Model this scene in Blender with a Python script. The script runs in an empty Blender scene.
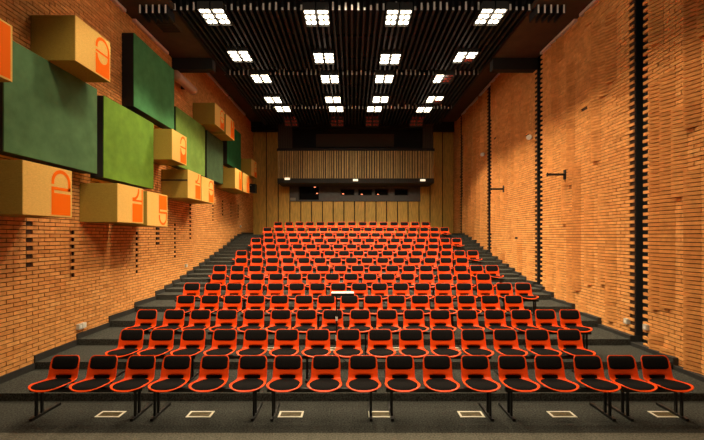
import bpy, bmesh, math, random
from mathutils import Vector, Matrix
R = random.Random(11)
SC = bpy.context.scene
COL = SC.collection
PI = math.pi
F, CX, HY, CAMZ = 400.0, 352.0, 236.0, 2.5      # focal length in pixels, vanishing point, eye height

# ------------------------------------------------------------------ helpers
class MB:
    def __init__(s): s.v = []; s.f = []; s.c = []
    def quad(s, a, b, c, d, col=0.5):
        n = len(s.v); s.v += [a, b, c, d]; s.f.append((n, n+1, n+2, n+3)); s.c.append(col)
    def poly(s, pts, col=0.5):
        n = len(s.v); s.v += list(pts); s.f.append(tuple(range(n, n+len(pts)))); s.c.append(col)
    def hexa(s, p, col=0.5, skip=()):
        # p: 8 points, bottom ring 0-3 counter clockwise from above, top ring 4-7
        n = len(s.v); s.v += list(p)
        for i, q in enumerate(((3,2,1,0),(4,5,6,7),(0,1,5,4),(1,2,6,5),(2,3,7,6),(3,0,4,7))):
            if i in skip: continue
            s.f.append(tuple(n+k for k in q)); s.c.append(col)
    def box(s, x0, x1, y0, y1, z0, z1, col=0.5, skip=()):
        if x0 > x1: x0, x1 = x1, x0
        if y0 > y1: y0, y1 = y1, y0
        if z0 > z1: z0, z1 = z1, z0
        s.hexa([(x0,y0,z0),(x1,y0,z0),(x1,y1,z0),(x0,y1,z0),(x0,y0,z1),(x1,y0,z1),(x1,y1,z1),(x0,y1,z1)], col, skip)
    def tube(s, pts, r, n=8, col=0.5, cap=True, closed=False):
        pts = [Vector(p) for p in pts]; m = len(pts); rings = []
        for i, p in enumerate(pts):
            if closed: d = pts[(i+1) % m]-pts[i-1]
            else: d = pts[min(i+1, m-1)]-pts[max(i-1, 0)]
            d.normalize()
            up = Vector((0,0,1)) if abs(d.z) < .9 else Vector((1,0,0))
            a = d.cross(up).normalized(); b = d.cross(a).normalized()
            k = len(s.v); rings.append(k)
            s.v += [tuple(p + r*(math.cos(2*PI*j/n)*a + math.sin(2*PI*j/n)*b)) for j in range(n)]
        for i in range(m if closed else m-1):
            a, b = rings[i], rings[(i+1) % m]
            for j in range(n):
                s.f.append((a+j, a+(j+1) % n, b+(j+1) % n, b+j)); s.c.append(col)
        if cap and not closed:
            s.f.append(tuple(rings[0]+j for j in range(n-1,-1,-1))); s.c.append(col)
            s.f.append(tuple(rings[-1]+j for j in range(n))); s.c.append(col)
    def mesh(s, name, mat, smooth=False, bevel=0, fix=False):
        me = bpy.data.meshes.new(name); me.from_pydata([tuple(p) for p in s.v], [], s.f)
        if fix or bevel:
            bm = bmesh.new(); bm.from_mesh(me)
            bmesh.ops.recalc_face_normals(bm, faces=bm.faces[:])
            if bevel:
                bmesh.ops.bevel(bm, geom=bm.edges[:], offset=bevel, segments=2, affect='EDGES', profile=.6)
            bm.to_mesh(me); bm.free()
        else:
            at = me.attributes.new('shade', 'FLOAT', 'FACE')
            at.data.foreach_set('value', s.c)
        if mat: me.materials.append(mat)
        if smooth:
            me.polygons.foreach_set('use_smooth', [True]*len(me.polygons))
        return me
    def build(s, name, mat, parent=None, **k):
        return link(name, s.mesh(name, mat, **k), parent)

def link(name, data, parent=None):
    o = bpy.data.objects.new(name, data); COL.objects.link(o)
    if parent: o.parent = parent
    return o
def tag(o, label, cat, group=None, kind=None):
    o['label'] = label; o['category'] = cat
    if group: o['group'] = group
    if kind: o['kind'] = kind
    return o
def empty(name, loc, label, cat, group=None):
    o = link(name, None); o.location = loc; o.empty_display_size = .1
    return tag(o, label, cat, group)
def struct(o, label=None):
    o['kind'] = 'structure'
    if label: o['label'] = label
    return o
def copy_tree(src, parent=None):
    c = src.copy(); COL.objects.link(c)
    if parent: c.parent = parent
    for ch in src.children: copy_tree(ch, c)
    return c
def box_o(name, x0, x1, y0, y1, z0, z1, mat, parent=None, bevel=0):
    m = MB(); m.box(x0, x1, y0, y1, z0, z1); return m.build(name, mat, parent, bevel=bevel)

# ------------------------------------------------------------------ materials
def mat(name, col, rough=.6, metal=0, noise=0, nscale=20, bump=0, bscale=200, spec=.5, emit=None, estr=0, stretch=None):
    m = bpy.data.materials.new(name); m.use_nodes = True
    nt = m.node_tree; b = nt.nodes['Principled BSDF']
    b.inputs['Base Color'].default_value = (*col, 1); b.inputs['Roughness'].default_value = rough
    b.inputs['Metallic'].default_value = metal; b.inputs['Specular IOR Level'].default_value = spec
    tc = nt.nodes.new('ShaderNodeTexCoord'); vec = tc.outputs['Object']
    if stretch:
        mp = nt.nodes.new('ShaderNodeMapping'); mp.inputs['Scale'].default_value = stretch
        nt.links.new(vec, mp.inputs['Vector']); vec = mp.outputs['Vector']
    if noise:
        n = nt.nodes.new('ShaderNodeTexNoise'); n.inputs['Scale'].default_value = nscale; n.inputs['Detail'].default_value = 4
        nt.links.new(vec, n.inputs['Vector'])
        mr = nt.nodes.new('ShaderNodeMapRange'); mr.inputs['From Min'].default_value = .3; mr.inputs['From Max'].default_value = .7
        mr.inputs['To Min'].default_value = 1-noise; mr.inputs['To Max'].default_value = 1+noise
        nt.links.new(n.outputs['Fac'], mr.inputs['Value'])
        mx = nt.nodes.new('ShaderNodeVectorMath'); mx.operation = 'SCALE'; mx.inputs[0].default_value = col
        nt.links.new(mr.outputs['Result'], mx.inputs['Scale'])
        nt.links.new(mx.outputs['Vector'], b.inputs['Base Color'])
    if bump:
        n2 = nt.nodes.new('ShaderNodeTexNoise'); n2.inputs['Scale'].default_value = bscale; n2.inputs['Detail'].default_value = 3
        nt.links.new(vec, n2.inputs['Vector'])
        bp = nt.nodes.new('ShaderNodeBump'); bp.inputs['Strength'].default_value = bump; bp.inputs['Distance'].default_value = .01
        nt.links.new(n2.outputs['Fac'], bp.inputs['Height']); nt.links.new(bp.outputs['Normal'], b.inputs['Normal'])
    if emit:
        b.inputs['Emission Color'].default_value = (*emit, 1); b.inputs['Emission Strength'].default_value = estr
    return m

def ramp_mat(name, stops, rough=.85, nscale=9, namt=.25, bump=.3):
    """colour picked by the per-face 'shade' attribute, modulated with noise"""
    m = bpy.data.materials.new(name); m.use_nodes = True; nt = m.node_tree; b = nt.nodes['Principled BSDF']
    b.inputs['Roughness'].default_value = rough; b.inputs['Specular IOR Level'].default_value = .25
    at = nt.nodes.new('ShaderNodeAttribute'); at.attribute_name = 'shade'
    cr = nt.nodes.new('ShaderNodeValToRGB'); el = cr.color_ramp.elements
    el[0].position = stops[0][0]; el[0].color = (*stops[0][1], 1)
    el[1].position = stops[-1][0]; el[1].color = (*stops[-1][1], 1)
    for p, c in stops[1:-1]:
        e = el.new(p); e.color = (*c, 1)
    nt.links.new(at.outputs['Fac'], cr.inputs['Fac'])
    tc = nt.nodes.new('ShaderNodeTexCoord')
    n = nt.nodes.new('ShaderNodeTexNoise'); n.inputs['Scale'].default_value = nscale; n.inputs['Detail'].default_value = 5
    nt.links.new(tc.outputs['Object'], n.inputs['Vector'])
    mr = nt.nodes.new('ShaderNodeMapRange'); mr.inputs['From Min'].default_value = .3; mr.inputs['From Max'].default_value = .7
    mr.inputs['To Min'].default_value = 1-namt; mr.inputs['To Max'].default_value = 1+namt
    nt.links.new(n.outputs['Fac'], mr.inputs['Value'])
    mx = nt.nodes.new('ShaderNodeVectorMath'); mx.operation = 'SCALE'
    nt.links.new(cr.outputs['Color'], mx.inputs[0]); nt.links.new(mr.outputs['Result'], mx.inputs['Scale'])
    nt.links.new(mx.outputs['Vector'], b.inputs['Base Color'])
    n2 = nt.nodes.new('ShaderNodeTexNoise'); n2.inputs['Scale'].default_value = 90
    nt.links.new(tc.outputs['Object'], n2.inputs['Vector'])
    bp = nt.nodes.new('ShaderNodeBump'); bp.inputs['Strength'].default_value = bump; bp.inputs['Distance'].default_value = .006
    nt.links.new(n2.outputs['Fac'], bp.inputs['Height']); nt.links.new(bp.outputs['Normal'], b.inputs['Normal'])
    return m

def fabric(name, col, noise=.15):
    m = mat(name, col, rough=.9, noise=noise, nscale=4.2, bump=.25, bscale=350, spec=.15)
    return m

M_BRICK = ramp_mat('brick', [(0,(.42,.135,.030)),(.35,(.66,.272,.074)),(.7,(.80,.372,.115)),(1,(.87,.46,.17))], namt=.16)
M_MORTAR = mat('mortar', (.050,.022,.008), .95, noise=.3, nscale=12)
M_CARPET = mat('grey_carpet', (.046,.048,.042), .95, noise=.7, nscale=45, bump=.6, bscale=260, spec=.1)
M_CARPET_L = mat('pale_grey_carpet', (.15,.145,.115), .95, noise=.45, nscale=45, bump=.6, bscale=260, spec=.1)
M_BASE = mat('dark_baseboard', (.022,.021,.019), .7, noise=.2)
M_BLACK = mat('black_void', (.006,.006,.007), .9)
M_SLAT = mat('black_ceiling_slat', (.0065,.0066,.009), .6, spec=.3)
M_LIT_END = mat('slat_end_cap', (.85,.83,.80), .5)  # pale slat ends: lamplight put into the colour
M_CEIL = mat('black_ceiling', (.008,.007,.008), .9)
M_SOFFIT = mat('brown_soffit', (.060,.034,.018), .8, noise=.2, nscale=3)
M_BEAM = mat('dark_beam', (.006,.005,.005), .8)
M_TRIM = mat('pale_trim', (.75,.60,.54), .5)
M_PANEL = mat('oak_panel', (.66,.40,.07), .55, noise=.22, nscale=3.5, stretch=(6,6,.8), bump=.05, bscale=60)
M_SLATW = mat('balcony_wood', (.38,.26,.085), .6, noise=.25, nscale=5, stretch=(4,4,.7))
M_DGREY = mat('charcoal_metal', (.080,.079,.082), .6, noise=.15, nscale=6)
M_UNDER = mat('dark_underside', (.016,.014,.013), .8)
M_GLASSD = mat('dark_window_glass', (.003,.003,.004), .6, spec=.05)
M_ORANGE = mat('orange_plastic', (.86,.070,.004), .38, spec=.3, noise=.06, nscale=5)
M_PAD = mat('black_seat_fabric', (.010,.0095,.0095), .95, noise=.25, nscale=60, bump=.3, bscale=500, spec=.03)
M_STEEL = mat('black_steel', (.010,.010,.010), .45, metal=.2)
M_WHITE = mat('white_plastic', (.75,.72,.66), .5)
M_PAPER = mat('white_paper', (.86,.85,.82), .6, emit=(1,.96,.9), estr=.12)  # slight glow added to lift the sheet's brightness
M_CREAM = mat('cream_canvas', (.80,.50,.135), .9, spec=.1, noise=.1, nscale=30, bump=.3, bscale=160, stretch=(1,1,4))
M_CREAM_SHADE = mat('shaded_canvas', (.345,.232,.042), .9, noise=.14, nscale=30, bump=.3, bscale=160, spec=.1, stretch=(1,1,4))  # box sides: shade put into a darker canvas colour
M_LOGO = mat('orange_print', (.92,.155,.002), .8, spec=.1)
M_FRAMEB = mat('black_panel_frame', (.008,.007,.007), .8)
M_PLATE = mat('white_plate_frame', (.72,.69,.57), .45)
M_GRILLE = mat('gold_grille', (.16,.13,.065), .5, metal=.3, noise=.3, nscale=30)
M_PIPE = mat('pale_pipe', (.48,.25,.16), .55)
M_HOUS = mat('lamp_housing', (.02,.02,.02), .5)
M_BULB = mat('lit_bulb', (1,.9,.7), .4, emit=(1,.86,.62), estr=7)
M_BULBOFF = mat('unlit_red_bulb', (.20,.022,.012), .5, emit=(1,.10,.04), estr=.012)
M_GLOW = mat('red_indicator', (.6,.1,.05), .4, emit=(1,.28,.12), estr=1.6)
M_LAMPW = mat('small_white_lamp', (.9,.8,.6), .4, emit=(1,.85,.6), estr=.9)

# ------------------------------------------------------------------ layout numbers
XL, XR = -5.7, 5.85
YB = 23.0                                       # back wall
Y0 = 3.2                                        # where walls start, beside the camera
ZR = [5.71 + 1.1*i for i in range(14)]          # depth of each backrest top
FL = [0, .117, .247, .37, .515, .655, .80, .979, 1.174, 1.388, 1.616, 1.845, 2.105, 2.40]
LAND = 2.58
RISER = [None] + [6.06 + 1.1*(i-1) for i in range(1, 14)]

# ------------------------------------------------------------------ floor and tiers
m = MB(); m.box(XL-.3, XR+.3, 5.08, 6.2, -.3, 0)
struct(m.build('floor', M_CARPET), 'dark grey carpeted floor under the front row of chairs')
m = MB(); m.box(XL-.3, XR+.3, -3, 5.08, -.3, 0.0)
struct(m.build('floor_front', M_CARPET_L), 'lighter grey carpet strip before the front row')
for i in range(1, 14):
    y1 = RISER[i+1] if i < 13 else 20.55
    m = MB(); m.box(XL-.02, XR+.02, RISER[i], y1+.02, FL[i-1]-.25, FL[i])
    struct(m.build('floor_tier', M_CARPET), 'grey carpeted seating tier')
m = MB(); m.box(XL-.02, XR+.02, 20.55, YB+.1, 2.0, LAND)
struct(m.build('floor_landing', M_CARPET), 'dark carpeted landing behind the back row')
# aisle half steps (tiers from the eighth row up climb in two steps beside the seats)
for i in range(6, 14):
    zt = FL[i+1] if i < 13 else LAND
    for (a, b, side) in ((XL-.02, -4.46, 'left'), (4.62, XR+.02, 'right')):
        y1 = RISER[i+1] if i < 13 else 20.55
        m = MB(); m.box(a, b, RISER[i]+.55, y1+.01, FL[i]-.02, (FL[i]+zt)/2)
        struct(m.build('floor_step', M_CARPET), 'carpeted half step in the %s aisle' % side)
# baseboards that step up with the tiers
for side, x, s in (('left', XL, 1), ('right', XR, -1)):
    m = MB()
    segs = [(Y0, RISER[1], 0)]
    for i in range(1, 14):
        y1 = RISER[i+1] if i < 13 else 20.55
        if i < 6: segs.append((RISER[i], y1, FL[i]))
        else:
            zt = FL[i+1] if i < 13 else LAND
            segs += [(RISER[i], RISER[i]+.55, FL[i]), (RISER[i]+.55, y1, (FL[i]+zt)/2)]
    segs.append((20.55, YB, LAND))
    for (a, b, z) in segs:
        m.box(x-.12*s, x+(.045 if s > 0 else .118)*s, a-.02, b, z-.3, z+(.115 if s > 0 else .075))
    struct(m.build('baseboard_'+side, M_BASE), 'dark stepped baseboard along the %s brick wall' % side)

# ------------------------------------------------------------------ brick walls
CH, BL = .0725, .27
def brick(m, side, y0, y1, z, out, col, rot=0.0, d=.10, ge=.0075):
    """side +1: right wall (faces -X); -1: left wall. out: how far the face stands out of the mortar"""
    x = XR if side > 0 else XL
    g = ge
    y0 += g; y1 -= g; za = z+.007; zb = z+CH-.007
    fn = x - side*out; ff = x - side*(out+rot)     # near and far ends of the face
    bk = x + side*.03
    a, b = (fn, y0), (ff, y1); c, e = (bk, y1), (bk, y0)
    P = [a, b, c, e] if side < 0 else [a, e, c, b]
    # side>0: going counter clockwise seen from above: a(near face) -> e(near back) -> c(far back) -> b(far face)
    if side < 0: P = [e, a, b, c]; skip = (5,)   # back face
    else: P = [a, e, c, b]; skip = (3,)
    m.hexa([(p[0], p[1], za) for p in P]+[(p[0], p[1], zb) for p in P], col, skip)

def shade(): return min(1, max(0, R.gauss(.58, .10)))

# right wall
slots = [(8.02, 8.27), (12.38, 12.64), (16.85, 17.16), (21.2, 21.45)]
def in_slot(y): return any(a <= y <= b for a, b in slots)
seg_edges = [Y0] + [v for s in slots for v in s] + [YB]
m = MB()
ncourse = int(9.0/CH)
rotcells = {}
for si in range(0, len(seg_edges), 2):
    a, b = seg_edges[si], seg_edges[si+1]
    ncol = max(1, int(round((b-a)/BL))); bl = (b-a)/ncol
    # which courses of which columns are turned bricks
    turned = [[False]*ncourse for _ in range(ncol)]
    for c in range(ncol):
        if c == 0 or c == ncol-1 or ncol < 4: continue
        k = R.randint(-20, 20)
        while k < ncourse:
            run = R.choice((14, 22, 30, 45, 60)); gap = R.choice((6, 10, 18, 30, 44))
            if R.random() < .70:
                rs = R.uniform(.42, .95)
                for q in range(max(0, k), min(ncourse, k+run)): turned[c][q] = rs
            k += run+gap
    for k in range(-1, ncourse-1):
        z = k*CH
        off = 0 if k % 2 == 0 else .5
        kk = max(0, k)
        c = 0.0
        while c < ncol-1e-6:
            ci = int(c+1e-6)
            if abs(c-ci) < 1e-6 and turned[ci][kk]:
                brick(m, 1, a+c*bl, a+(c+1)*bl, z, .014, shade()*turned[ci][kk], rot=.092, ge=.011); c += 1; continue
            # running bond: next boundary at a multiple of 1 shifted by off
            nxt = math.floor(c-off+1e-6)+1+off
            # stop at next turned column
            for cj in range(ci+(1 if c > ci+1e-6 or not turned[ci][kk] else 0), ncol):
                if cj >= nxt: break
                if turned[cj][kk] and cj > c: nxt = min(nxt, cj); break
            nxt = min(nxt, ncol)
            ya, yb = a+c*bl, a+nxt*bl
            tooth = (k % 2 == 1) and ((c == 0 and si > 0) or (nxt == ncol and si < len(seg_edges)-2))
            short = nxt-c < .6
            if not (tooth and short) and not (R.random() < .0012):
                brick(m, 1, ya, yb, z, .021+R.uniform(-.005, .007), shade())
            c = nxt
# mortar backing for each segment
mm = MB()
for si in range(0, len(seg_edges), 2):
    a, b = seg_edges[si], seg_edges[si+1]
    mm.box(XR, XR+.25, a+(.0 if si else 0), b-(.10 if si < len(seg_edges)-2 else 0), -.3, 9)
for si in range(0, len(seg_edges), 2):
    if si: mm.box(XR+.10, XR+.26, seg_edges[si], seg_edges[si]+.05, -.3, 9)
wr = mm.build('wall_right', M_MORTAR); struct(wr, 'orange brick wall with turned bricks and dark slots on the right')
m.build('brickwork', M_BRICK, wr)
for (a, b) in slots:
    bm_ = MB(); bm_.box(XR+.16, XR+.3, a-.12, b+.12, -.3, 9); bm_.box(XR+.012, XR+.3, b-.02, b-.004, -.3, 9); bm_.build('slot_backing', M_BLACK, wr)

# left wall: running bond with columns of missing half bricks
m = MB(); pock = [5.80+1.18*k for k in range(13)]
ztop = [2.7, 2.72, 2.66, 0, 2.62, 2.72, 2.86, 3.6, 0, 3.9, 4.0, 4.0, 4.0]
zbot = [2.2, 1.84, 1.56, 9, 1.48, 2.2, 1.72, 2.30, 9, 3.1, 3.3, 3.3, 3.3]
off_y = Y0
for k in range(-1, ncourse-1):
    z = k*CH; y = Y0 - (BL/2 if k % 2 else 0)
    while y < YB:
        a, b = max(y, Y0), min(y+BL, YB)
        cuts = []
        if k % 2:
            for pi_, p in enumerate(pock):
                if p > a-.01 and p < b and zbot[pi_] < z < ztop[pi_]: cuts.append(p)
        if b-a > .02:
            if cuts:
                mid = (a+b)/2
                if cuts[0] < mid: brick(m, -1, mid, b, z, .014, shade())
                else: brick(m, -1, a, mid, z, .014, shade())
                brick(m, -1, min(cuts[0], mid) if cuts[0] >= mid else a, b if cuts[0] >= mid else mid, z, -.055 + .0, .25) if False else None
            else:
                brick(m, -1, a, b, z, .018+R.uniform(-.004, .005), shade())
        y += BL
wl = MB()
wl.box(XL-.25, XL-.045, Y0, YB, -.3, 9)
wlo = wl.build('wall_left', M_BRICK); struct(wlo, 'orange running bond brick wall on the left')
# mortar bed between the bricks, left open at the pockets
mb = MB()
for k in range(-1, ncourse-1):
    z = k*CH; y = Y0
    gaps = []
    if k % 2:
        for pi_, p in enumerate(pock):
            if zbot[pi_] < z < ztop[pi_]:
                q = Y0 - BL/2 + BL*math.floor((p-(Y0-BL/2))/BL); mid = q+BL/2
                gaps.append((q, mid) if p < mid else (mid, q+BL))
    for (ga, gb) in sorted(gaps):
        mb.box(XL-.05, XL, y, ga, z, z+CH); y = gb
    mb.box(XL-.05, XL, y, YB, z, z+CH)
mb.build('mortar_bed', M_MORTAR, wlo)
m.build('brickwork', M_BRICK, wlo)

# ------------------------------------------------------------------ back wall of oak panels
bw = box_o('wall_back', XL-.3, XR+.3, YB+.02, YB+.3, 0, 9.2, M_BLACK); struct(bw, 'back wall clad in tall oak panels')
w = .621; x = -5.58
x0 = -97.3*23/400
k = 0
edges = [254.7,266.4,278.3,289.9,300.8,311.6,322.4,333.2,343.9,354.5,365,376,386.5,397.5,408,419,430,442.5,453.6]
for a, b in zip(edges[:-1], edges[1:]):
    xa, xb = (a-CX)*YB/F, (b-CX)*YB/F
    if k == 0: xa = XL
    if b > 453: xb = XR
    mm = MB(); mm.box(xa+.028, xb-.028, YB-.03, YB+.03, LAND+.0, 9.0)
    mm.build('oak_panel', M_PANEL, bw, bevel=.006); k += 1

# ------------------------------------------------------------------ ceiling
c = box_o('ceiling', XL-.3, XR+.3, 2, YB+.3, 9.35, 9.5, M_CEIL); struct(c, 'black ceiling void above the slats')
GW = 4.4
for side, xw, xg in (('left', XL, -GW), ('right', XR, GW+.05)):
    struct(box_o('ceiling_soffit_'+side, xw, xg, 4, 12.8, 8.12, 8.24, M_SOFFIT), 'brown soffit along the %s wall' % side)
    struct(box_o('ceiling_rear_soffit_'+side, xw, xg, 12.9, YB, 8.92, 9.04, M_SOFFIT), 'brown rear soffit along the %s wall' % side)
    struct(box_o('ceiling_beam_'+side, xw-.1*(1 if xw < 0 else -1), xg, 12.62, 12.9, 7.76, 9.04, M_BEAM), 'dark beam across the %s soffit' % side)
    struct(box_o('ceiling_rear_beam_'+side, xw, xg*.8, 22.5, 22.8, 8.42, 9.0, M_BEAM), 'dark rear beam on the %s' % side)
    sg = 1 if xw < 0 else -1
    struct(box_o('ceiling_fascia_'+side, xg, xg+.06*sg, 10.2, 20.2, 8.1, 8.95, M_BEAM), 'black fascia at the %s edge of the slats' % side)
n = 1
for side, xw, sg in (('left', XL, 1), ('right', XR, -1)):
    for (a, b, z) in ((8.0, 10.1, 8.035), (10.32, 12.2, 8.035), (15.4, 18.1, 8.82), (18.3, 21, 8.82)):
        if side == 'left' and a == 8.0: b = 9.9
        mm = MB(); mm.box(xw+.03*sg, xw+.12*sg, a, b, z, z+.075)
        struct(mm.build('trim_%d' % n, M_TRIM, bevel=.008), 'pale strip at top of the %s wall' % side); n += 1

# slatted ceiling sections
def slats(ya, yb, hw, label, pitch=.155, z0=8.10, z1=8.34):
    m = MB(); n = int(2*hw/pitch)
    for i in range(n+1):
        x = -hw+i*2*hw/n
        m.box(x-.028, x+.028, ya, yb, z0, z1)
    o = m.build('slatted_ceiling', M_SLAT)
    tag(o, label, 'ceiling slats')
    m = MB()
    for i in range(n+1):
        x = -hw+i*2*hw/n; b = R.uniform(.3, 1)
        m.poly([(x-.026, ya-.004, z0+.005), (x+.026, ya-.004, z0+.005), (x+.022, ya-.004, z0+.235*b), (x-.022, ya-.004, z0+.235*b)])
    m.build('lit_slat_ends', M_LIT_END, o)  # lamplit end faces, drawn as pale polygons on the black slats
    for y in (ya+.35, (ya+yb)/2, yb-.3):
        mm = MB(); mm.box(-hw, hw, y-.03, y+.03, z1-.02, z1+.05); mm.build('carrier_rail', M_SLAT, o)
    return o
slats(9.93, 10.02, 5.1, 'narrow wide strip of black slats at the front edge of the ceiling grid') if False else None
slats(9.93, 13.5, GW, 'long black ceiling slats of the section nearest the stage')
slats(13.92, 17.2, GW, 'long black ceiling slats of the middle section')
slats(17.62, 20.1, GW, 'long black ceiling slats of the rear section')
for sx, nm in ((-1, 'left'), (1, 'right')):
    m = MB()
    for i in range(5):
        xx = sx*(GW+.12+i*.155); m.box(xx-.024, xx+.024, 9.7, 10.15, 7.90, 8.12)
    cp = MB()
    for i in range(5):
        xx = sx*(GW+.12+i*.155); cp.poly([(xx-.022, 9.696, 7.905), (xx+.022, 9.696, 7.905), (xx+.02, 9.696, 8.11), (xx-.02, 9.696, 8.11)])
    o = m.build('slatted_ceiling', M_SLAT)
    tag(o, 'short run of black slats beyond the %s end of the front slat section' % nm, 'ceiling slats')
    cp.build('lit_slat_ends', M_LIT_END, o)
    b2 = MB(); b2.box(sx*(GW+.05), sx*(GW+.85), 9.9, 9.94, 8.07, 8.12); b2.build('carrier_rail', M_SLAT, o)

# ------------------------------------------------------------------ ceiling lamps
ZL = 8.04
rows_px = [((215.3,16.5),(317,17.5),(398,17.5),(490,16.5)),
           ((240.3,56),(324,58),(390,59),(465,57)),
           ((261.5,78.5),(330,79),(384.2,78.8),(443,78.5)),
           ((273.2,99.8),(333,99.6),(380.5,99.4),(434.6,99.3)),
           ((283,108.9),(336.1,109),(374.4,109),(424,109.5))]
ordn = ['first','second','third','fourth','fifth','sixth','seventh','eighth','ninth','tenth','eleventh','twelfth','thirteenth','fourteenth','fifteenth','sixteenth','seventeenth']
def disc(m, cx, cy, r, z, n=14):
    m.poly([(cx+r*math.cos(-2*PI*j/n), cy+r*math.sin(-2*PI*j/n), z) for j in range(n)])
hm = MB(); 
hm.box(-.15, .15, -.39, .39, .02, .16)
for a in (-.15, .135): hm.box(a, a+.015, -.39, .39, -.03, .02)
for a in (-.39, .375): hm.box(-.15, .15, a, a+.015, -.03, .02)
HM = hm.mesh('lamp_panel', M_HOUS)
bm_ = MB()
bm_.tube([(0,0,.02),(0,0,-.012)], .062, 14); disc(bm_, 0, 0, .062, -.014)
BM = bm_.mesh('bulb', M_BULB); BMO = bm_.mesh('bulb_unlit', M_BULBOFF)
lamp_pts = []
for r, row in enumerate(rows_px):
    for cidx, (px, py) in enumerate(row):
        Y = (ZL-CAMZ)*F/(HY-py); X = (px-CX)*Y/F
        rowname = ['nearest lamp row', 'second lamp row', 'third lamp row', 'fourth lamp row', 'farthest lit lamp row'][r]
        colname = ['leftmost', 'second from left', 'third from left', 'rightmost'][cidx]
        o = empty('ceiling_lamp', (X, Y, ZL), 'glowing twin panel ceiling lamp, %s in the %s' % (colname, rowname), 'lamp', 'ceiling lamps under the slats')
        for pi_, dx in enumerate((-.165, .165)):
            p = link('lamp_panel', HM, o); p.location = (dx, 0, 0)
            off = (cidx == 3 and r == 2 and pi_ == 1)
            for bx in (-.068, .068):
                for by in (-.25, 0, .25):
                    dim = off or (cidx == 3 and r in (1, 3) and pi_ == 1 and by > .1)
                    b = link('bulb', BMO if dim else BM, p); b.location = (bx, by, 0)
        lamp_pts.append((X, Y))
for cidx, (px, py) in enumerate(((290.8,121),(337.3,121),(372.5,121),(416.8,121))):
    Y = 19.3; X = (px-CX)*Y/F
    o = empty('ceiling_lamp', (X, Y, ZL), 'unlit dull red twin panel ceiling lamp behind the lit ones, %s' % ['leftmost', 'second from left', 'third from left', 'rightmost'][cidx], 'lamp', 'ceiling lamps under the slats')
    o.rotation_euler = (-.45, 0, 0)
    for dx in (-.165, .165):
        p = link('lamp_panel', HM, o); p.location = (dx, 0, 0)
        for bx in (-.068, .068):
            for by in (-.25, 0, .25):
                b = link('bulb', BMO, p); b.location = (bx, by, 0)
def spot(X, Y, Z, power, size=104, blend=.4, col=(1,.80,.53), tilt=0, rad=.25):
    l = bpy.data.lights.new('lamp_or_fill_spot', 'SPOT'); l.energy = power; l.spot_size = math.radians(size); l.spot_blend = blend
    l.color = col; l.shadow_soft_size = rad
    o = link('lamp_or_fill_spot', l); o.location = (X, Y, Z); o.rotation_euler = (tilt, 0, 0)
PW = 580
for (X, Y) in lamp_pts: spot(X, Y, ZL-.08, PW)
for Y in (8.0, 5.8):
    for X in (-3.4, -1.0, 1.2, 3.5): spot(X, Y, ZL-.05, PW*.42, size=106)

for (X, Y) in lamp_pts + [(x, 8.0) for x in (-4.2, -3.4, -1.0, 1.2, 3.5, 4.3)]:      # added stray light at the lamps; front points, out of view, brighten slat ends
    l = bpy.data.lights.new('added_spill', 'POINT'); l.energy = 6 if Y > 8.1 else 11; l.color = (1,.80,.58); l.shadow_soft_size = .2
    link('added_spill', l).location = (X, Y, ZL-.16)
for X in (-1.3, 1.3): spot(X, 3.2, 7.9, 1250, size=86, blend=.8, tilt=math.radians(45), rad=1.2)  # added floods out of view, brighten the chair fronts
spot(0, 8.4, 7.95, 2000, size=42, blend=.8, tilt=math.radians(68), rad=.5)  # added narrow flood without a fitting, brightens back wall and balcony
# ------------------------------------------------------------------ auditorium chair
def interp(pts, t):
    for (a, b) in zip(pts[:-1], pts[1:]):
        if t <= b[0]:
            u = (t-a[0])/(b[0]-a[0]); u = u*u*(3-2*u)*.4+u*.6
            return a[1]+(b[1]-a[1])*u
    return pts[-1][1]
prof = [(-.418,.472),(-.405,.487),(-.365,.498),(-.28,.496),(-.19,.487),(-.10,.480),(-.045,.483),(-.012,.495),(.006,.522),(.018,.565),(.034,.63),(.054,.71),(.074,.765),(.088,.793)]
S = [0.0]
for a, b in zip(prof[:-1], prof[1:]): S.append(S[-1]+math.hypot(b[0]-a[0], b[1]-a[1]))
L = S[-1]
def P(s):
    s = max(0, min(L, s))
    for i in range(len(S)-1):
        if s <= S[i+1]+1e-9:
            u = (s-S[i])/(S[i+1]-S[i])
            p0 = prof[max(0, i-1)]; p1 = prof[i]; p2 = prof[i+1]; p3 = prof[min(len(prof)-1, i+2)]
            f = lambda a, b, c, d: .5*((2*b)+(-a+c)*u+(2*a-5*b+4*c-d)*u*u+(-a+3*b-3*c+d)*u**3)
            return f(p0[0], p1[0], p2[0], p3[0]), f(p0[1], p1[1], p2[1], p3[1])
def Nrm(s):
    a = P(s-.01); b = P(s+.01); ty, tz = b[0]-a[0], b[1]-a[1]; l = math.hypot(ty, tz)
    return (-tz/l, ty/l)                         # points up on the seat, towards the sitter on the back
def HW(s):
    w = interp([(0,.222),(.10,.229),(.20,.229),(.30,.214),(.40,.203),(.50,.200),(.62,.197),(L,.186)], s)
    if s < .15: w *= math.sqrt(max(0, 1-((.15-s)/.15)**2.3))*.94+.06 if s > 0 else .06
    e = L-s
    if e < .06: w -= .055*(1-math.sqrt(max(0, 1-((.06-e)/.06)**2)))
    return w
def surf(x, s, h=0.0):
    y, z = P(s); n = Nrm(s); w = max(HW(s), .05)
    dish = .020*min(1, (x/.21)**2)
    if s < .15: dish *= s/.15
    return (x, y+n[0]*(dish+h), z+n[1]*(dish+h))
svals = [0,.004,.012,.025,.045,.075,.11,.15,.20,.25,.30,.34,.37,.40,.425,.442,.458,.475,.50,.55,.60,.64,L-.06,L-.045,L-.03,L-.017,L-.008,L-.002]
svals = sorted(v for v in svals if v <= L)
uv = [-1,-.93,-.8,-.55,-.27,0,.27,.55,.8,.93,1]
bm = bmesh.new(); grid = []
for s in svals:
    w = HW(s); grid.append([bm.verts.new(surf(w*u, s)) for u in uv])
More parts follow.
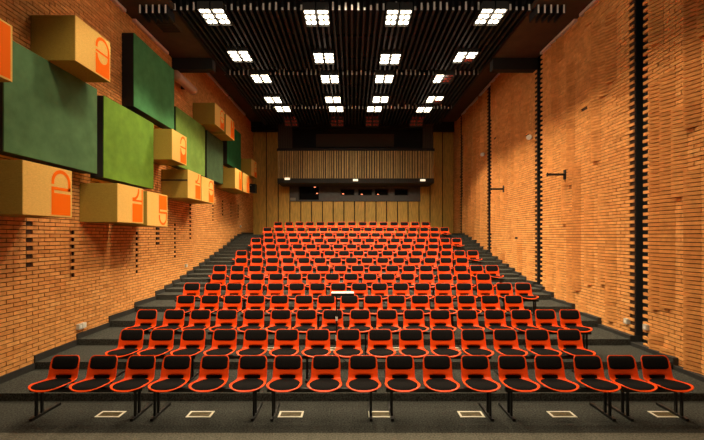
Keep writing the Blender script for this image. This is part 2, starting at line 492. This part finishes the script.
for i in range(len(svals)-1):
    for j in range(len(uv)-1):
        sm = (svals[i]+svals[i+1])/2
        if .425 < sm < .475 and 3 <= j <= 6: continue        # slot between seat and back
        bm.faces.new((grid[i][j], grid[i][j+1], grid[i+1][j+1], grid[i+1][j]))
bmesh.ops.remove_doubles(bm, verts=bm.verts[:], dist=.0005)
bmesh.ops.recalc_face_normals(bm, faces=bm.faces[:])
ext = bmesh.ops.solidify(bm, geom=bm.faces[:], thickness=.008)
me = bpy.data.meshes.new('seat_shell'); bm.to_mesh(me); bm.free()
me.materials.append(M_ORANGE); me.polygons.foreach_set('use_smooth', [True]*len(me.polygons))
SHELL = me
rim = [surf(HW(s), s) for s in svals]+[surf(HW(svals[-1])*u, svals[-1]) for u in (.7,.35,0,-.35,-.7)]
rim += [surf(-HW(s), s) for s in reversed(svals)]
rim += [surf(HW(0)*u, 0) for u in (0,)]
m = MB(); m.tube(rim, .0072, 7, closed=True); RIM = m.mesh('shell_rim', M_ORANGE, smooth=True)
def pad(name, s0, s1, wfun, thick, power):
    n = 12; m = MB(); idx = {}
    for i in range(n+1):
        for j in range(n+1):
            a, b = -1+2*i/n, -1+2*j/n
            a = math.copysign(abs(a)**.75, a); b = math.copysign(abs(b)**.75, b)
            k = power
            r = max(abs(a), abs(b)); q = (abs(a)**k+abs(b)**k)**(1/k) or 1
            a2, b2 = (a*r/q, b*r/q) if q else (0, 0)
            s = (s0+s1)/2+(s1-s0)/2*b2
            x = wfun(s)*a2
            h = .004+thick*(1-r**5)-(.006 if r > .999 else 0)
            idx[i, j] = len(m.v); m.v.append(surf(x, s, h))
    for i in range(n):
        for j in range(n):
            m.f.append((idx[i,j], idx[i+1,j], idx[i+1,j+1], idx[i,j+1])); m.c.append(.5)
    return m.mesh(name, M_PAD, smooth=True)
SEATP = pad('seat_pad', .018, .432, lambda s: .207 if s < .22 else .207-.022*(s-.22)/.15, .016, 3.1)
BACKP = pad('back_pad', .548, L-.009, lambda s: .185, .016, 5.5)
# under-seat bracket
m = MB(); m.box(-.10, .10, -.20, -.06, .415, .472); m.box(-.07, -.05, -.26, 0, .440, .472); m.box(.05, .07, -.26, 0, .440, .472); m.box(-.13, .13, .032, .045, .42, .57)
BRK = m.mesh('under_bracket', M_STEEL)

CH_PX = [
 [65.5,103.5,141.5,177,215,253,288,326,363,399.7,437,475,512,548.5,587.5,619,653],
 [132,162.3,193.5,225,256,287,318,348.5,380,411,442,473,505,537,569],
 [147,174.5,200.5,227,254,281,306.5,332.7,360,387,413.6,440,467,494.5,521,545,568.5],
 [186,210,233,256,279.5,304,326.5,349.5,373,396.5,420,443.5,466.5,490,513.5],
 [192,213,234.5,254.5,275.5,296.7,317.5,338.4,359.3,379.5,400.7,422.3,443,464,485,503.5,521.6],
 [218.5,237.2,257.3,276,294.8,313.9,332.3,351,370,388,407.3,426.5,445.3,464,483.4],
 [220,237.7,255,271.7,288.8,306,323,340.3,357.7,375,392.4,409,426,444,460.7,476.4,491.4],
 [241.4,257,272.7,288,303.9,320,335.6,351.4,367.1,382.7,398.6,414.6,430,446,462],
 [241.6,256.6,271.3,285.6,300.2,315,329.4,344,358.5,372.8,387.6,402.5,417,432,446.3,459,472],
 [257,270.7,284.2,297.4,311.2,325,338.3,351.7,365.3,378.7,392.4,406.2,419.6,433.3,447],
 [256,268.7,281.4,293.8,306.5,319.1,331.8,344.3,357.2,369.8,382.4,395.3,408,420.8,433.3,445,456.2],
 [268.5,280.6,292.6,304.2,316.2,328.6,340.2,352.6,364.3,375.8,387.5,399.4,412,424,435],
 [267.5,278.9,290.2,301,312.2,323.5,334.6,345.5,356.8,368,379,390.4,401.7,412.9,424.1,434.4,444.2],
 [278.2,289,299.5,309.8,320.4,331,341.3,351.9,362.6,372.9,383.5,394.2,404.4,415,425.6]]
rowname = ['front row','second row from front','third row from front','fourth row from front','fifth row from front','sixth row from front','seventh row from front',
 'seventh row from back','sixth row from back','fifth row from back','fourth row from back','third row from back','second row from back','back row']
proto = None
chairs = []
for r in range(14):
    xs = [(p-CX)*(ZR[r]-.045)/F for p in CH_PX[r]]
    for i in range(1, len(xs)):
        if xs[i]-xs[i-1] < .478: xs[i] = xs[i-1]+.478
    y = ZR[r]-.09
    n = len(xs)
    for i, X in enumerate(xs):
        if i == 0: pos = 'leftmost chair'
        elif i == n-1: pos = 'rightmost chair'
        elif i <= n//2: pos = '%s chair from left' % ordn[i]
        else: pos = '%s chair from right' % ordn[n-1-i]
        lab = 'orange shell seat with black pads, %s in %s' % (pos, rowname[r])
        if proto is None:
            o = proto = empty('auditorium_chair', (X, y, FL[r]), lab, 'chair', 'orange chairs on the seating tiers')
            s_ = link('seat_shell', SHELL, o); link('shell_rim', RIM, s_)
            link('seat_pad', SEATP, o); link('back_pad', BACKP, o); link('under_bracket', BRK, o)
        else:
            o = copy_tree(proto); o.location = (X, y, FL[r]); o['label'] = lab
        o.rotation_euler = (0, 0, R.uniform(-.006, .006))
        chairs.append(o)
    # beams on two legs carry three chairs each
    k = 0; mod = 0
    while k < n:
        e = min(k+3, n)-1
        if e == k: break
        xa, xb = xs[k]*1.03-.15, xs[e]*1.03+.10
        nm = '%s' % ordn[mod]
        lab = 'black steel beam on two legs under %s trio of chairs from left in %s' % (nm, rowname[r])
        o = empty('seat_beam', ((xa+xb)/2, y, FL[r]), lab, 'seat frame', 'black beams under the chairs')
        hx = (xb-xa)/2
        mm = MB(); mm.box(-hx-.08, hx+.08, -.16, -.10, .365, .415); mm.build('crossbar', M_STEEL, o, bevel=.006)
        for sx in (-hx, hx):
            mm = MB()
            mm.box(sx-.014, sx+.014, -.15, -.12, .035, .37); mm.box(sx-.014, sx+.014, -.05, -.02, .035, .395)
            mm.box(sx-.014, sx+.014, -.15, -.02, .375, .40)
            lg = mm.build('leg', M_STEEL, o)
            ff = MB(); ff.box(sx-.02, sx+.02, -.235, .31, .0, .038); ff.build('foot_bar', M_STEEL, lg, bevel=.006)
        k += 3; mod += 1

# ------------------------------------------------------------------ floor plates
def plate(X, Y, z, lab, w=.17, d=.095):
    o = empty('floor_plate', (X, Y, z), lab, 'floor plate', 'white framed plates in the carpet')
    m = MB(); t = .028
    m.box(-w, w, -d, -d+t, 0, .008); m.box(-w, w, d-t, d, 0, .008); m.box(-w, -w+t, -d+t, d-t, 0, .008); m.box(w-t, w, -d+t, d-t, 0, .008)
    m.build('frame', M_PLATE, o)
    g = MB(); g.box(-w+t, w-t, -d+t, d-t, 0, .004)
    for i in range(9):
        yy = -d+t+(2*(d-t))*(i+.5)/9; g.box(-w+t, w-t, yy-.003, yy+.003, .004, .0065)
    g.build('grille', M_GRILLE, o)
for i, px in enumerate((110.5,200.3,291,380.7,471,561.7,664.5)):
    Y = 5.60; plate((px-CX)*Y/F, Y, 0, 'white framed floor grille under front row chairs, %s from left wall' % ordn[i])
for i, px in enumerate((271, 334.5, 396, 457)):
    Y = 7.96; plate((px-CX)*Y/F, Y, FL[2], 'white framed floor grille seen behind second row chairs, %s from left' % ordn[i])

# ------------------------------------------------------------------ wall art: green panels and cream boxes on the left wall
PX0 = -5.38
def gpanel(name, y0, y1, z0, z1, mt, label):
    o = empty('acoustic_panel', (XL, (y0+y1)/2, z0), label, 'wall panel', 'green fabric panels on the left wall')
    h = (y1-y0)/2; H = z1-z0; t = PX0-XL
    m = MB(); m.box(.012, t-.02, -h+.004, h-.004, .004, H-.004); m.build('frame', M_FRAMEB, o)
    m = MB(); m.box(t-.02, t+.004, -h, h, 0, H); m.build('fabric_face', mt, o, bevel=.008)
gpanel('a', 6.18, 8.44, 3.81, 5.60, fabric('fabric_sage', (.085,.180,.080)), 'large grey green fabric panel nearest the stage on left wall')
gpanel('b', 8.67, 10.84, 3.77, 5.55, fabric('fabric_lime', (.145,.285,.034)), 'lime green fabric panel beside the grey green one on left wall')
gpanel('c', 9.87, 12.1, 5.70, 7.52, fabric('fabric_green', (.070,.245,.095)), 'mid green fabric panel hung highest near the ceiling beam')
gpanel('d', 12.23, 14.64, 4.67, 6.47, fabric('fabric_lime_pale', (.165,.285,.055)), 'pale lime fabric panel beyond the stacked cream boxes, mid wall')
gpanel('e', 14.84, 16.69, 4.65, 6.43, fabric('fabric_forest', (.055,.100,.045)), 'dark forest green fabric panel between lime and emerald panels')
gpanel('f', 17.28, 19.38, 5.62, 7.43, fabric('fabric_emerald', (.022,.140,.050)), 'emerald green fabric panel farthest from the stage')

BXF = -4.88                                     # room side face of the boxes
def arc(cx, cy, r0, r1, a0, a1, n=16):
    A = [a0+(a1-a0)*i/n for i in range(n+1)]
    return [(cx+r1*math.cos(a), cy+r1*math.sin(a)) for a in A], [(cx+r0*math.cos(a), cy+r0*math.sin(a)) for a in A]
def logo_polys(kind):
    """quads and polygons in a frame 1 wide (s) and 1.8 high (t)"""
    Q = []
    rect = lambda a, b, c, d: Q.append([(a,c),(b,c),(b,d),(a,d)])
    def ring(cx, cy, r0, r1, a0, a1):
        o, i = arc(cx, cy, r0, r1, a0, a1)
        for k in range(len(o)-1): Q.append([o[k], o[k+1], i[k+1], i[k]])
    if kind == 'full': rect(0, 1, 0, 1.8)
    if kind == 'e':
        ring(.5, 1.28, .36, .5, 0, PI)          # arch
        rect(.86, 1, 1.06, 1.28); rect(0, .14, 1.2, 1.28)
        rect(0, 1, .98, 1.08)                   # bar
        o, i = arc(.5, .92, .36, .36, PI, 2*PI, 18)   # block below with a half round bite
        pts = [(0,.92)]+[p for p in o]+[(1,.98),(1,.5),(0,.5)]
        xs = [.5+.36*math.cos(PI+PI*k/18) for k in range(19)]; ys = [.92+.36*math.sin(PI+PI*k/18) for k in range(19)]
        for k in range(18): Q.append([(xs[k],.5),(xs[k+1],.5),(xs[k+1],ys[k+1]),(xs[k],ys[k])])
        rect(0, .14, .5, .92); rect(.86, 1, .5, .98)
        rect(0, 1, 0, .5)
    if kind in ('d', 'p'):
        ring(.5, 1.30, .36, .5, 0, PI)
        rect(.86, 1, 1.0, 1.30); rect(0, .14, 1.2, 1.30)
        rect(0, 1, .98, 1.10); rect(0, .14, .86, .98)
        rect(0, 1, 0, .86)
        if kind == 'p': Q[:] = [[(a, 1.8-b) for a, b in reversed(q)] for q in Q]
    if kind == 'j':
        ring(.10, 1.72, .42, .56, -PI/2, 0)
        rect(.52, .66, 1.70, 1.8); rect(0, .12, 1.16, 1.30); rect(.88, 1, 1.12, 1.8)
        rect(0, 1, 1.10, 1.20); rect(.88, 1, .98, 1.10)
        rect(0, 1, 0, .98)
    if kind == 'i':
        rect(0, 1, 0, 1.05); rect(0, .40, 1.05, 1.55); rect(.55, 1, 1.05, 1.8); ring(.2, 1.55, .06, .2, 0, PI)
    return Q
def cbox(y0, y1, z0, z1, kind, label, slit=False):
    o = empty('canvas_box', (XL, (y0+y1)/2, z0), label, 'wall box', 'cream boxes with orange print on the left wall')
    h = (y1-y0)/2; H = z1-z0; t = BXF-XL
    m = MB(); m.box(.026, t-.012, -h, h, 0, H); b = m.build('body', M_CREAM_SHADE, o, bevel=.008); m = MB(); m.box(t-.012, t, -h, h, 0, H); m.build('front_face', M_CREAM, o, bevel=.004)
    mb_ = MB(); mb_.box(.0, .03, -h*.7, h*.7, H*.4, H*.6); mb_.build('mounting_cleat', M_FRAMEB, o)
    lm = MB(); s0, s1 = (.54, .965) if kind != 'full' else (.3, .965)
    pad_ = .035*H; T = H-2*pad_
    for q in logo_polys(kind):
        lm.poly([(t+.0025, -h+2*h*(s0+(s1-s0)*a), pad_+T*b_/1.8) for a, b_ in q])
    lm.build('printed_mark', M_LOGO, o)
    if slit:
        sl = MB(); sl.box(0.014, t-.01, -h-.012, -h+.004, H*.60, H*.645); sl.build('slit', M_BLACK, o)
cbox(4.73, 5.75, 4.71, 5.52, 'full', 'cream box cut by the photo edge showing plain orange face')
cbox(7.06, 8.08, 5.60, 6.40, 'e', 'big cream box above the grey green panel, topmost at front')
cbox(5.93, 6.97, 2.82, 3.63, 'd', 'cream box with round arch mark below the grey green panel')
cbox(8.33, 9.36, 2.79, 3.60, 'j', 'cream box with hooked stroke mark below lime panel, left of pair')
cbox(9.54, 10.58, 2.75, 3.57, 'p', 'cream box with upside-down arch mark below lime panel, right of pair')
cbox(10.86, 11.80, 4.58, 5.41, 'e', 'cream box between the two lime panels, right above slit box')
cbox(11.90, 12.93, 3.64, 4.48, 'j', 'cream box with black slit across its side, below pale lime panel', True)
cbox(13.0, 14.14, 3.64, 4.45, 'e', 'cream box touching far side of the slit box below pale lime panel')
cbox(14.25, 15.3, 6.49, 7.25, 'e', 'cream box above the dark forest panel, near one of high pair')
cbox(15.49, 16.6, 6.45, 7.23, 'i', 'cream box above the dark forest panel, far one of high pair')
cbox(16.71, 17.75, 4.5, 5.35, 'i', 'cream box under the emerald panel, near one of low pair')
cbox(17.9, 19.04, 4.5, 5.35, 'i', 'cream box under the emerald panel, far one of low pair')
cbox(19.42, 20.5, 5.44, 6.26, 'e', 'farthest cream box beyond the emerald panel near back wall')

# ------------------------------------------------------------------ balcony and control booth on the back wall
YF = 21.2
bx = lambda px, Y: (px-CX)*Y/F
bz = lambda py, Y: CAMZ+(HY-py)*Y/F
xa, xb = bx(278, YF), bx(433.5, YF)
o = empty('balcony', (0, YF, bz(183, YF)), 'wooden slatted balcony front projecting from the back wall', 'balcony')
def bal(name, mb_, mt, bevel=0, **k):
    ob = mb_.build(name, mt, o, bevel=bevel); ob.location = (0, -YF, -bz(183, YF)); 
    ob.matrix_parent_inverse = Matrix.Identity(4); return ob
z0, z1 = bz(178, YF), bz(151, YF)
m = MB(); m.box(xa, xb, YF+.04, YF+.10, z0, z1); bal('backing_board', m, mat('balcony_backing', (.035,.022,.010), .8))
m = MB(); x = xa
while x < xb-.05:
    w = R.choice((.05,.06,.075,.09)); m.box(x, min(x+w, xb), YF-.035, YF+.04, z0-.02, z1); x += w+R.choice((.045,.055,.07))
bal('slat_screen', m, M_SLATW)
m = MB(); m.box(xa-.05, xb+.05, YF-.06, YF+.16, z1, z1+.13); bal('top_rail', m, M_BEAM)
m = MB(); m.box(xa-.03, xb+.03, YF-.02, YB-.20, bz(183, YF), z0-.02); bal('underside', m, M_UNDER)
m = MB()
for i in range(70):
    x = xa+(xb-xa)*(i+.5)/70; m.box(x-.022, x+.022, YF-.045, YF-.02, bz(182.5, YF), z0-.03)
bal('lower_fins', m, M_UNDER)
for (pa, pb) in ((278, 292), (423, 433.5)):
    m = MB(); n = 6
    for i in range(n):
        x = bx(pa+(pb-pa)*(i+.3)/n, YF); m.box(x-.03, x+.03, YF, YF+.06, z1, bz(124, YF))
    m.box(bx(pa, YF), bx(pb, YF), YF+.06, YF+.09, z1, bz(124, YF))
    bal('side_screen', m, mat('side_screen_wood', (.035,.022,.014), .8))
m = MB(); m.box(bx(292, 22.4), bx(423, 22.4), 22.4, 22.45, z1-.5, 9.3); bal('dark_recess', m, M_BLACK)
m = MB(); m.box(bx(316, 22.3), bx(394, 22.3), 22.30, 22.38, bz(147, 22.3), bz(134, 22.3)); bal('recess_panel', m, mat('recess_brown', (.05,.028,.016), .8))
struct(box_o('ceiling_bulkhead', -GW, GW, 21.9, 22.3, 8.45, 9.35, M_CEIL), 'black bulkhead over the balcony')
for i, (pa, pb, py) in enumerate(((285,290,179),(353,358,180.3),(420,425,180.4))):
    m = MB(); m.box(bx(pa, YF), bx(pb, YF), YF-.13, YF-.047, bz(py+.95, YF), bz(py-.95, YF))
    tag(m.build('emergency_lamp', M_LAMPW, bevel=.008), 'small white box lamp under the balcony edge, %s' % ('leftmost', 'middle one', 'rightmost')[i], 'lamp', 'small lamps under the balcony')

o = empty('control_booth', (0, YB-.05, bz(201.5, YB)), 'charcoal control booth band with small dark windows under the balcony', 'control booth')
base = Vector((0, YB-.05, bz(201.5, YB)))
def boo(name, mb_, mt, par=None):
    ob = mb_.build(name, mt, par or o)
    if not par: ob.location = -base
    return ob
ya, yb_ = YB-.12, YB-.03
A, B = bx(290, YB), bx(420, YB); zt, zb_ = bz(183, YB), bz(201.5, YB)
wins = [(299.7,318.6,186.7,199.5),(341.2,353.8,190,195),(358.8,371.5,190,195),(375.3,387.6,190,195),(394.9,407.3,190,195)]
m = MB(); cuts = [A]+sum([[bx(w[0], YB), bx(w[1], YB)] for w in wins], [])+[B]
for i in range(0, len(cuts), 2): m.box(cuts[i], cuts[i+1], ya, yb_, zb_, zt)
for w in wins:
    m.box(bx(w[0], YB), bx(w[1], YB), ya, yb_, zb_, bz(w[3], YB)); m.box(bx(w[0], YB), bx(w[1], YB), ya, yb_, bz(w[2], YB), zt)
boo('front_panel', m, M_DGREY)
for i, w in enumerate(wins):
    m = MB(); xa_, xb2, za_, zc = bx(w[0], YB), bx(w[1], YB), bz(w[3], YB), bz(w[2], YB); t = .035
    m.box(xa_-t, xb2+t, ya-.03, ya, za_-t, za_); m.box(xa_-t, xb2+t, ya-.03, ya, zc, zc+t); m.box(xa_-t, xa_, ya-.03, ya, za_, zc); m.box(xb2, xb2+t, ya-.03, ya, za_, zc)
    fr = boo('booth_window', m, M_BEAM)
    g = MB(); g.box(xa_, xb2, ya+.05, ya+.06, za_, zc); boo('pane', g, M_GLASSD, fr)
for (px, py) in ((315,186.2+1),(317.2,193.5),(343.2,194),(361.8,194.4),(378,194.6)):
    m = MB(); m.box(bx(px-.9, YB), bx(px+.9, YB), ya+.035, ya+.048, bz(py+.5, YB), bz(py-.4, YB)); boo('indicator_light', m, M_GLOW)
m = MB(); m.box(bx(290.6, YB), bx(296, YB), ya-.03, ya+.0, bz(200.8, YB), bz(198, YB))
boo('grey_plate', m, mat('grey_plate', (.30,.28,.24), .6))

# ------------------------------------------------------------------ fittings on the walls
m = MB(); pts = [(XL+.34, 12.15+i*.135, 7.40) for i in range(11)]; m.tube(pts, .145, 18)
pipe = empty('roller_screen', (XL+.34, 12.15, 7.42), 'pale cylindrical roller tube high on left wall behind the mid green panel', 'roller tube')
ob = m.build('tube', M_PIPE, pipe, smooth=True); ob.location = (-(XL+.34), -12.15, -7.42)
for y in (12.4, 13.3):
    m = MB(); m.box(XL+.02, XL+.34, y-.03, y+.03, 7.38, 7.60)
    ob = m.build('mounting_bracket', M_BEAM, pipe); ob.location = (-(XL+.34), -12.15, -7.42)

sp = empty('loudspeaker', (XL, 21.2, 4.78), 'small black loudspeaker on left wall below the farthest cream box', 'loudspeaker')
m = MB(); m.box(.17, .62, -.2, .2, 0, .46); m.build('cabinet', M_STEEL, sp, bevel=.012)
m = MB(); m.box(.21, .58, -.215, -.198, .04, .42); m.build('front_grille', M_FRAMEB, sp)
m = MB(); m.box(0, .18, -.06, .06, .15, .3); m.build('mounting_plate', M_STEEL, sp)
m = MB(); m.box(.35, .42, -.222, -.214, .36, .39); m.build('badge', M_WHITE, sp)

for i, (Y, z, ln, lab) in enumerate(((10.83, 4.165, .58, 'black bracket arm on right wall between two slots, nearer one'), (15.24, 4.29, .58, 'black bracket arm on right wall, farther one'))):
    a = empty('wall_bracket', (XR, Y, z), lab, 'bracket', 'black bracket arms on the right wall')
    m = MB(); m.box(-.10, -.01, -.06, .06, -.13, .13); m.build('wall_plate', M_STEEL, a, bevel=.006)
    m = MB(); m.tube([(-.10, 0, 0), (-ln, 0, 0)], .032, 10); m.build('arm', M_STEEL, a)
    m = MB(); m.tube([(-ln+.02, 0, .05), (-ln+.02, 0, -.05)], .02, 8); m.build('end_pin', M_STEEL, a)

for i, (Y, z, lab) in enumerate(((13.0, 5.72, 'small white floodlight on right wall just beyond the middle slot'), (17.6, 6.1, 'small white floodlight on right wall just beyond the far slot'))):
    a = empty('floodlight', (XR, Y, z), lab, 'floodlight', 'white floodlights on the right wall')
    m = MB(); m.box(-.07, -.01, -.05, .05, -.04, .04); m.build('mount', M_WHITE, a, bevel=.006)
    m = MB(); m.tube([(-.06, .02, 0), (-.17, -.15, -.05)], .08, 14); m.build('head', M_WHITE, a)

def outlet(X, Y, z, s, n, lab):
    a = empty('wall_socket', (X, Y, z), lab, 'socket', 'pale wall sockets on the brick walls')
    for k in range(n):
        m = MB(); m.box(-.01*s, .075*s, -.055+k*.125, .055+k*.125, -.055, .055); f = m.build('socket_plate', mat('socket_grey', (.45,.44,.38), .5) if k == 0 and n else None, a, bevel=.006)
        if not f.data.materials: f.data.materials.append(M_WHITE)
        m = MB(); m.box(.074*s, .080*s, -.03+k*.125, .03+k*.125, -.03, .03); m.build('socket_face', M_WHITE, a)
outlet(XL, 8.30, .62, 1, 2, 'pale double socket low on left wall above second step')
outlet(XL, 13.64, 1.49, 1, 1, 'small white socket low on left wall beside the upper steps')
outlet(XL, 20.3, 2.99, 1, 1, 'tiny white socket at far end of left wall near landing')
outlet(XR, 8.46, .70, -1, 1, 'grey socket box on right wall, far side of nearest slot')
outlet(XR, 7.90, .70, -1, 1, 'grey socket box on right wall, near side of nearest slot')

v = empty('ceiling_vent', (-4.95, 10.7, 8.12), 'square dark vent set in the brown soffit above left wall', 'vent')
m = MB(); m.box(-.28, .28, -.35, -.31, -.02, .0); m.box(-.28, .28, .31, .35, -.02, 0); m.box(-.28, -.24, -.31, .31, -.02, 0); m.box(.24, .28, -.31, .31, -.02, 0)
m.build('frame', M_SOFFIT, v)
m = MB()
for i in range(8): m.box(-.24, .24, -.29+i*.078, -.25+i*.078, -.012, 0)
m.build('louvres', M_BEAM, v)

# ------------------------------------------------------------------ music stand with a white sheet
MX, MY = (336.6-CX)*7.22/F, 7.24
ms = empty('music_stand', (MX, MY, FL[2]), 'black music stand rising between second and third rows of chairs', 'music stand')
zb0 = FL[2]
m = MB(); m.tube([(0,0,.02),(0,0,.74)], .016, 10); m.tube([(0,0,.7),(0,0,1.215)], .013, 10); m.build('post', M_STEEL, ms)
m = MB(); m.tube([(0,0,.72),(0,0,.79)], .022, 10); m.build('collar', M_WHITE, ms)
m = MB(); m.tube([(0,0,.36),(0,0,.46)], .022, 10); m.build('lower_collar', M_WHITE, ms)
for k in range(3):
    a = PI/2+k*2*PI/3
    m = MB(); m.tube([(0,0,.20),(.11*math.cos(a), .11*math.sin(a), .06),(.20*math.cos(a), .18*math.sin(a), .008)], .009, 8); m.build('leg', M_STEEL, ms)
tx = (342.5-336.6)*7.22/F
def tilted(m, x0, x1, d0, d1, h0, h1, ang):
    c_, s_ = math.cos(ang), math.sin(ang)
    pt = lambda x, d, h: (x, d*c_-h*s_, 1.215+d*s_+h*c_)
    m.hexa([pt(x0,d0,h0),pt(x1,d0,h0),pt(x1,d1,h0),pt(x0,d1,h0),pt(x0,d0,h1),pt(x1,d0,h1),pt(x1,d1,h1),pt(x0,d1,h1)])
m = MB(); tilted(m, tx-.20, tx+.21, -.14, .13, 0, .012, .0); tilted(m, tx-.20, tx+.21, -.15, -.135, -.03, .022, .0); m.build('tray', M_STEEL, ms)
sh = empty('paper_sheet', (MX, MY, FL[2]), 'white sheet lying on the black music stand tray', 'paper')
m = MB(); tilted(m, tx-.20, tx+.205, -.13, .12, .0125, .016, .0); m.build('sheet', M_PAPER, sh)

# ------------------------------------------------------------------ camera, world, colour
cam = bpy.data.cameras.new('camera'); cam.sensor_fit = 'HORIZONTAL'; cam.sensor_width = 36
cam.lens = F/704*36; cam.shift_y = (HY-220)/704; cam.shift_x = 0; cam.clip_end = 100
co = link('camera', cam); co.location = (0, 0, CAMZ); co.rotation_euler = (PI/2, 0, 0)
SC.camera = co
w = bpy.data.worlds.new('world'); SC.world = w; w.use_nodes = True
w.node_tree.nodes['Background'].inputs['Color'].default_value = (1,.82,.62,1)
w.node_tree.nodes['Background'].inputs['Strength'].default_value = .055
SC.view_settings.view_transform = 'Standard'; SC.view_settings.look = 'None'; SC.view_settings.exposure = 0.16
SC.cycles.max_bounces = 6; SC.cycles.use_denoising = True
